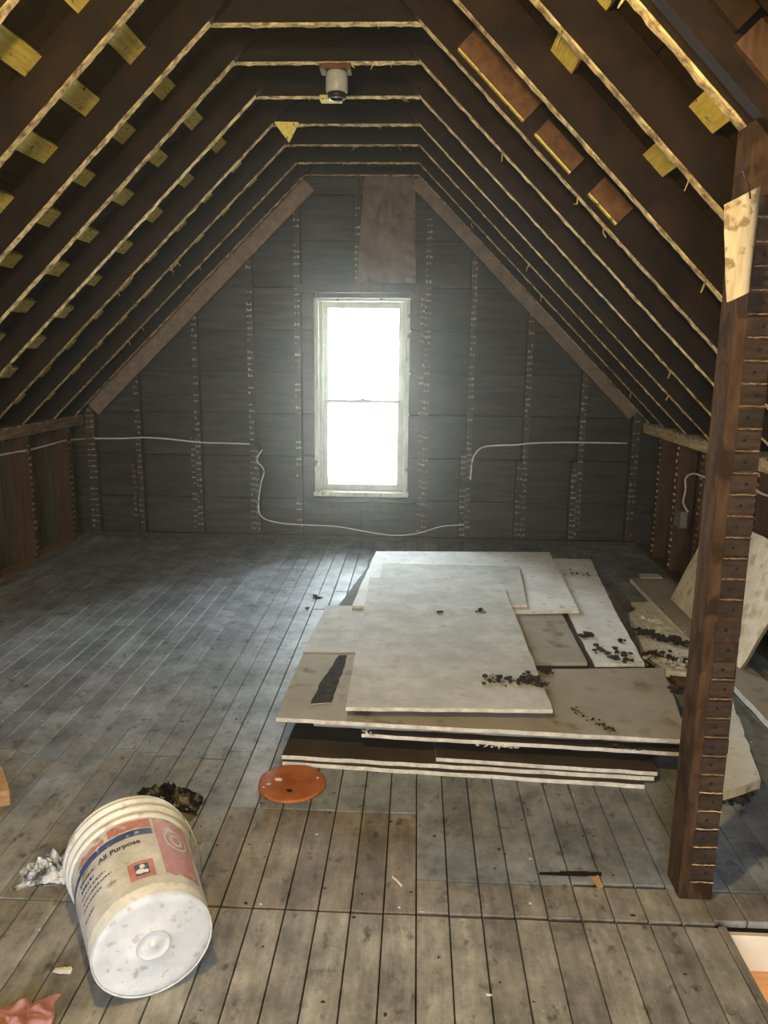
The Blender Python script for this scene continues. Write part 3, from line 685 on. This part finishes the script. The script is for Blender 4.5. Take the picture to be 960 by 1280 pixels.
crumbs(388, 748, 402, 748, 0.0, 9, .013, 'black scraps on the floor left of the pile', spread=2.5)
crumbs(384, 762, 386, 760, 0.0, 3, .010, 'single black flake on the floor left of the pile, the nearer one', spread=1)
crumbs(712, 885, 765, 915, .16, 34, .007, 'dark streak of crumbs on the front right of the widest sheet', spread=3)
crumbs(726, 796, 738, 795, .158, 12, .016, 'dark lump on the left edge of the white right sheet', spread=3)
crumbs(745, 812, 790, 825, .158, 40, .011, 'brown litter across the near end of the white right sheet', spread=6)
crumbs(705, 715, 745, 718, .158, 18, .007, 'thin dark twigs on the far end of the white right sheet', spread=5)
crumbs(772, 800, 782, 803, .158, 7, .009, 'dark specks midway along the white right sheet', spread=3)
crumbs(798, 790, 868, 808, .078, 90, .015, 'ridge of black rubble across the broken sheet', spread=4)
crumbs(808, 818, 865, 830, .078, 70, .013, 'brown and black rubble on the near half of the broken sheet', spread=6)
crumbs(800, 775, 850, 790, .078, 30, .014, 'pale plaster lumps on the far half of the broken sheet', 'rubble', 7)
crumbs(805, 826, 860, 832, .085, 24, .015, 'pale plaster lumps on the near edge of the broken sheet', 'rubble', 5)
crumbs(838, 862, 850, 867, .16, 12, .010, 'dark chip at the right edge of the widest sheet', spread=3)
crumbs(745, 930, 800, 937, .112, 26, .008, 'dark shreds hanging at the right of the bright edge line', spread=3)
crumbs(596, 925, 645, 932, .085, 110, .013, 'torn tan plaster lump stuck in the front of the pile', 'rubble', 6)
crumbs(452, 912, 468, 920, .105, 12, .008, 'pale torn bit at the left end of the bright edge line', 'rubble', 3)
crumbs(905, 1000, 935, 1003, .0, 24, .014, 'dark crumbs under the near end of the thick white board', spread=5)
# loose chips over the floor
b = MB()
for i in range(170):
    x, y = U(-2.4, 1.5), U(1.0, 5.6)
    if SX0-.05 < x and y < SY1: continue
    if (-.65 < x < 1.3 and y > 2.3) or (x < -1.0 and 1.8 < y < 2.7) or (x < -.6 and y < 1.45): continue
    b.lump((x, y, .002), U(.002, .005), flat=.5)
tag(b.build('plaster_chips', 'chip'), 'tiny pale plaster chips scattered over the open floorboards', 'debris', kind='stuff')
b = MB()
for i in range(150):
    x, y = U(-2.0, .9), U(1.0, 3.4)
    if (-.65 < x < 1.3 and y > 2.3) or (x < -1.0 and 1.8 < y < 2.7) or (x < -.6 and y < 1.45): continue
    if SX0-.05 < x and y < SY1: continue
    b.lump((x, y, .002), U(.002, .0055), flat=.5)
tag(b.build('dark_grit', 'debris'), 'dark grit scattered over the near floorboards', 'debris', kind='stuff')
b = MB(); p = at(497, 1103, z=.004); b.tube([p+V((-.01, .02, .004)), p+V((-.014, .005, .012)), p+V((-.002, -.006, .010)), p+V((.012, -.02, .004))], .0035, 6); tag(b.build('wire_stub', 'wire', smooth=True), 'short curled white wire stub on the floor in front of the pile', 'wire')
b = MB(); pts = [at(u_, v_, z=.004) for u_, v_ in ((738, 1096), (748, 1094), (754, 1108), (750, 1112))]; slab(b, pts, (0, 0, -.004), mi=(0, 0)); tag(b.build('orange_splinter', 'wood'), 'small orange wood splinter at the dark slot in the floor', 'wood scrap')
b = MB()
for q in ((674, 1090, 700, 1093), (700, 1089, 735, 1094), (735, 1090, 752, 1094)):
    pts = [at(q[0], q[1], z=.0025), at(q[2], q[1], z=.0025), at(q[2], q[3]+1, z=.0025), at(q[0], q[3], z=.0025)]; slab(b, pts, (0, 0, -.001), mi=(0, 0))
b.build('floor_slot', 'dark', floor)

# ---------------------------------------------------------------- bucket
bb = at(192, 1180, z=.142); br = at(164, 1080, z=.150)
ax = (br-bb); ax.z = .016; ax.normalize(); HB = .355; RB, RT = .134, .152
bb.z = .1365
up = (V((0, 0, 1))-ax*ax.z).normalized(); sd_ = ax.cross(up)      # sd_ to the right seen from the camera?
if sd_.x < 0: sd_ = -sd_
def bk(ang, t, dr=0.):
    """a point on the bucket wall: ang from the top towards the right, t 0 bottom .. 1 rim"""
    r = RB+(RT-RB)*t+dr; return bb+ax*HB*t+(up*math.cos(ang)+sd_*math.sin(ang))*r
bucket = empty('bucket', (bb+ax*HB/2)-V((0, 0, bb.z))); tag(bucket, 'dirty white plastic bucket with red and blue label lying on its side', 'bucket')
mt = Matrix((( sd_.x, up.x, ax.x, bb.x), (sd_.y, up.y, ax.y, bb.y), (sd_.z, up.z, ax.z, bb.z), (0, 0, 0, 1)))
def rr(t): return RB+(RT-RB)*t
b = MB(); b.lathe([(RB-.003, .004), (RB, .001), (RB+.001, .004)]+[(rr(k/8), HB*k/8) for k in range(1, 9)]+[(RT+.004, HB), (RT+.005, HB+.004), (RT-.001, HB+.006), (RT-.004, HB), (rr(.5)-.003, HB*.5), (RB-.003, .012)], 64, mtx=mt)
put(b.build('shell', 'bucket', smooth=True), bucket)
b = MB(); prof = [(RB-.0025, .006), (RB-.008, .002), (.110, .004), (.040, .004), (.036, .0015), (.033, .004), (.026, .004), (.008, .0035), (.006, .001), (0, .0008)]
b.lathe(prof, 64, mtx=mt); put(b.build('bottom', 'bucketb', smooth=True), bucket)
b = MB(); b.lathe([(.0365, .0025), (.0375, -.0005), (.0385, .003)], 48, mtx=mt); put(b.build('mould_ring', 'labelgrey', smooth=True), bucket)
for t0, t1, dr in ((.78, .80, .006), (.86, .885, .009), (.94, .965, .010)):
    b = MB(); b.lathe([(rr(t0)-.001, HB*t0-.004), (rr(t0)+dr, HB*t0), (rr(t1)+dr, HB*t1), (rr(t1)-.001, HB*t1+.004)], 64, mtx=mt); put(b.build('rim_rib', 'bucket', smooth=True), bucket)
def patch(a0_, a1_, t0, t1, dr=.0008, n=18, rag=0., skew=0.):
    b = MB(); vs = []; m_ = 4
    for j in range(m_+1):
        for i in range(n+1):
            a_ = math.radians(a0_+(a1_-a0_)*i/n); t_ = t0+(t1-t0)*j/m_+skew*i/n
            if rag and j in (0, m_): t_ += rag*noise.noise(V((a_*9, j, 3)))
            vs.append(bk(a_, t_, dr))
    b.add(vs, [(j*(n+1)+i, j*(n+1)+i+1, (j+1)*(n+1)+i+1, (j+1)*(n+1)+i) for j in range(m_) for i in range(n)]); return b
put(patch(-88, 75, .10, .765, .0004, 48, .02).build('label', 'labelgrey', smooth=True), bucket)
put(patch(-62, -28, .655, .70, .0010, rag=.03).build('red_band', 'red', smooth=True), bucket)
put(patch(-24, 17, .66, .745, .0010, rag=.02).build('red_band', 'red', smooth=True), bucket)
put(patch(-100, -62, .56, .60, .0012, skew=.02).build('blue_band', 'blue', smooth=True), bucket)
put(patch(-62, 17, .585, .645, .0012, 30).build('blue_band', 'blue', smooth=True), bucket)
put(patch(20, 62, .18, .74, .0012, rag=.03).build('red_panel', 'red', smooth=True), bucket)
put(patch(-14, 10, .17, .33, .0012, skew=.0).build('red_square', 'red', smooth=True), bucket)
put(patch(-8, 5, .20, .30, .0016).build('blue_square', 'blue', smooth=True), bucket)
# white emblem: a round head over a leaning body
def disc(ac, tc_, ra, rt, dr, m_, name, k0=0, k1=20, ring=0):
    b = MB(); vs = []
    n = 24
    for i in range(n):
        a_ = 2*math.pi*i/n
        for f_ in ((1, ring) if ring else (1,)): vs.append(bk(math.radians(ac+ra*f_*math.cos(a_)), tc_+rt*f_*math.sin(a_), dr))
    if ring: b.add(vs, [(2*i, (2*i+2) % (2*n), (2*i+3) % (2*n), 2*i+1) for i in range(n)])
    else: b.add(vs, [tuple(range(n))])
    return put(b.build(name, m_), bucket)
disc(-1, .275, 2.4, .018, .0022, 'bucketb', 'emblem'); disc(-3.5, .232, 4.2, .022, .0022, 'bucketb', 'emblem'); disc(1.5, .225, 2.6, .016, .0022, 'bucketb', 'emblem')
disc(41, .545, 14, .105, .0018, 'labelgrey', 'ring_emblem', ring=.84); disc(41, .545, 8, .062, .0018, 'labelgrey', 'ring_emblem', ring=.6)
# lettering wrapped round the bucket
def wrap_text(s_, ang0, t_base, size, m_, dr=.0022, name='lettering'):
    cu = bpy.data.curves.new(name, 'FONT'); cu.body = s_; cu.size = size; cu.offset = .0006; cu.resolution_u = 3
    to = bpy.data.objects.new(name, cu); C.objects.link(to); bpy.context.view_layer.update()
    me = bpy.data.meshes.new_from_object(to.evaluated_get(bpy.context.evaluated_depsgraph_get())); bpy.data.objects.remove(to)
    for v in me.vertices:
        t_ = t_base+v.co.y/HB; v.co = bk(math.radians(ang0)+v.co.x/rr(t_), t_, dr)
    me.materials.clear(); me.materials.append(M[m_]); o = bpy.data.objects.new(name, me); C.objects.link(o); put(o, bucket)
wrap_text('All Purpose', -38, .50, .022, 'ink')
for k, (a_, l_, t_) in enumerate(((-66, 24, .50), (-66, 20, .445), (-68, 34, .40), (-68, 40, .35), (-70, 30, .30), (-72, 18, .22))):     # illegible small print
    x = a_
    b = MB()
    while x < a_+l_:
        q = U(1.2, 3.6); pb = patch(x, min(x+q, a_+l_), t_, t_+(.028 if k < 2 else .014), .0019, 3); b.add(pb.v, pb.f); x += q+U(.6, 1.3)
    put(b.build('small_print', 'blue' if k < 2 else 'ink'), bucket)
b = MB(); pts = []
for k in range(21):
    a_ = math.radians(58+ (100)*k/20); q = bk(a_, .90, .012)-ax*.10*math.sin(math.pi*k/20); pts.append(q+V((.004, 0, 0)))
b.tube([p for p in pts if p.z > .004], .0022, 6); put(b.build('wire_handle', 'steel', smooth=True), bucket)

def crumple(u, v, z, wx, wy, h, label, name, m_, rot=0, cat='rag', fr=14, n=26, smooth=False):
    c = at(u, v, z=z); b = MB(); vs = []; o_ = V((R()*30, R()*30, 0))
    for j in range(n+1):
        for i in range(n+1):
            a_, c_ = i/n*2-1, j/n*2-1; k = max(abs(a_), abs(c_)); ed = 1+.30*noise.noise(V((a_*2, c_*2, 0))+o_)
            x, y = a_*wx*ed, c_*wy*ed; f_ = max(0, 1-(a_*a_+c_*c_)*.8)
            p = V((x*math.cos(rot)-y*math.sin(rot), x*math.sin(rot)+y*math.cos(rot), 0))
            hh = h*f_*(.45+.9*abs(noise.noise(V((a_*fr*.35, c_*fr*.35, 1))+o_))+.35*noise.noise(V((a_*fr, c_*fr, 4))+o_))
            vs.append(V((c.x, c.y, .003))+p+V((0, 0, max(.0, hh))))
    k = len(vs); vs += [V((v_.x, v_.y, .0012)) for v_ in vs]
    fs = [(j*(n+1)+i, j*(n+1)+i+1, (j+1)*(n+1)+i+1, (j+1)*(n+1)+i) for j in range(n) for i in range(n)]
    fs += [tuple(q+k for q in reversed(f_)) for f_ in fs]
    b.add(vs, fs); return tag(b.build(name, m_, smooth=smooth), label, cat)
crumple(212, 1003, 0, .115, .05, .075, 'crumpled black and silver plastic behind the bucket mouth', 'crumpled_plastic', 'bag', -.15)
crumple(66, 1092, 0, .085, .055, .06, 'crumpled grey plastic shreds at the left of the bucket mouth', 'crumpled_plastic', 'baggrey', .2)
crumple(5, 1290, 0, .10, .07, .05, 'crumpled pink cloth at the bottom left corner', 'pink_rag', 'pink', .3, fr=7, smooth=True)

# round orange lid beside the pile
c = at(365, 981, z=0); lid = empty('round_lid', (c.x, c.y, 0)); tag(lid, 'round orange-brown lid lying flat at the front left corner of the pile', 'lid')
b = MB(); n = 48; prof = [(0, .010), (.03, .0095), (.06, .0105), (.09, .010), (.108, .0105), (.115, .009), (.117, .001), (0, .0005)]
b.lathe(prof, n, mtx=Matrix.Translation(c)); 
b.v = [(x+.004*noise.noise(V((x*20, y*20, 0))), y+.004*noise.noise(V((x*20, y*20, 9))), z+(.003*noise.noise(V((x*30, y*30, 2))) if z > .005 else 0)) for x, y, z in b.v]
put(b.build('disc', 'orange', smooth=True), lid)
for q in ((-.05, .012, .03), (-.075, -.02, .02), (-.09, -.04, .018), (.085, .03, .015)):
    b = MB(); b.lump(c+V((q[0], q[1], .012)), q[2]*.35, flat=.3); put(b.build('pale_flake', 'chip'), lid)
b = MB(); b.lump(c+V((.0, -.055, .012)), .012, flat=.3); put(b.build('dark_dent', 'dark'), lid)
b = MB(); p = at(76, 1216, z=0); b.lump(p+V((0, 0, .005)), .018, flat=.3); b.lump(p+V((.016, .004, .004)), .011, flat=.3); tag(b.build('plaster_flake', 'chip'), 'cream plaster flake on the floorboards left of the bucket bottom', 'plaster flake', kind='stuff')
# timber offcut coming in at the left edge
b = MB(); slab(b, [at(u_, v_, z=.055) for u_, v_ in ((-95, 925), (2, 957), (12, 988), (-95, 1010))], (0, 0, -.054), mi=(0, 0)); tag(b.build('timber_offcut', 'wood', bevel=.003), 'pale orange timber offcut at the left edge of the picture', 'wood scrap')

# guessed, unseen bulb added as the source of the warm light
bl = empty('light_bulb', (-.40, .80, 2.32)); tag(bl, 'guessed bare bulb on a cord, out of view', 'bulb')
b = MB(); b.tube([(-.40, .80, 2.44), (-.40, .80, ZC+.01)], .004, 6); put(b.build('cord', 'wire'), bl)
b = MB(); b.lathe([(.0, 2.46), (.018, 2.46), (.02, 2.38), (0, 2.38)], 16, mtx=Matrix.Translation((-.40, .80, 0))); put(b.build('socket', 'black'), bl)
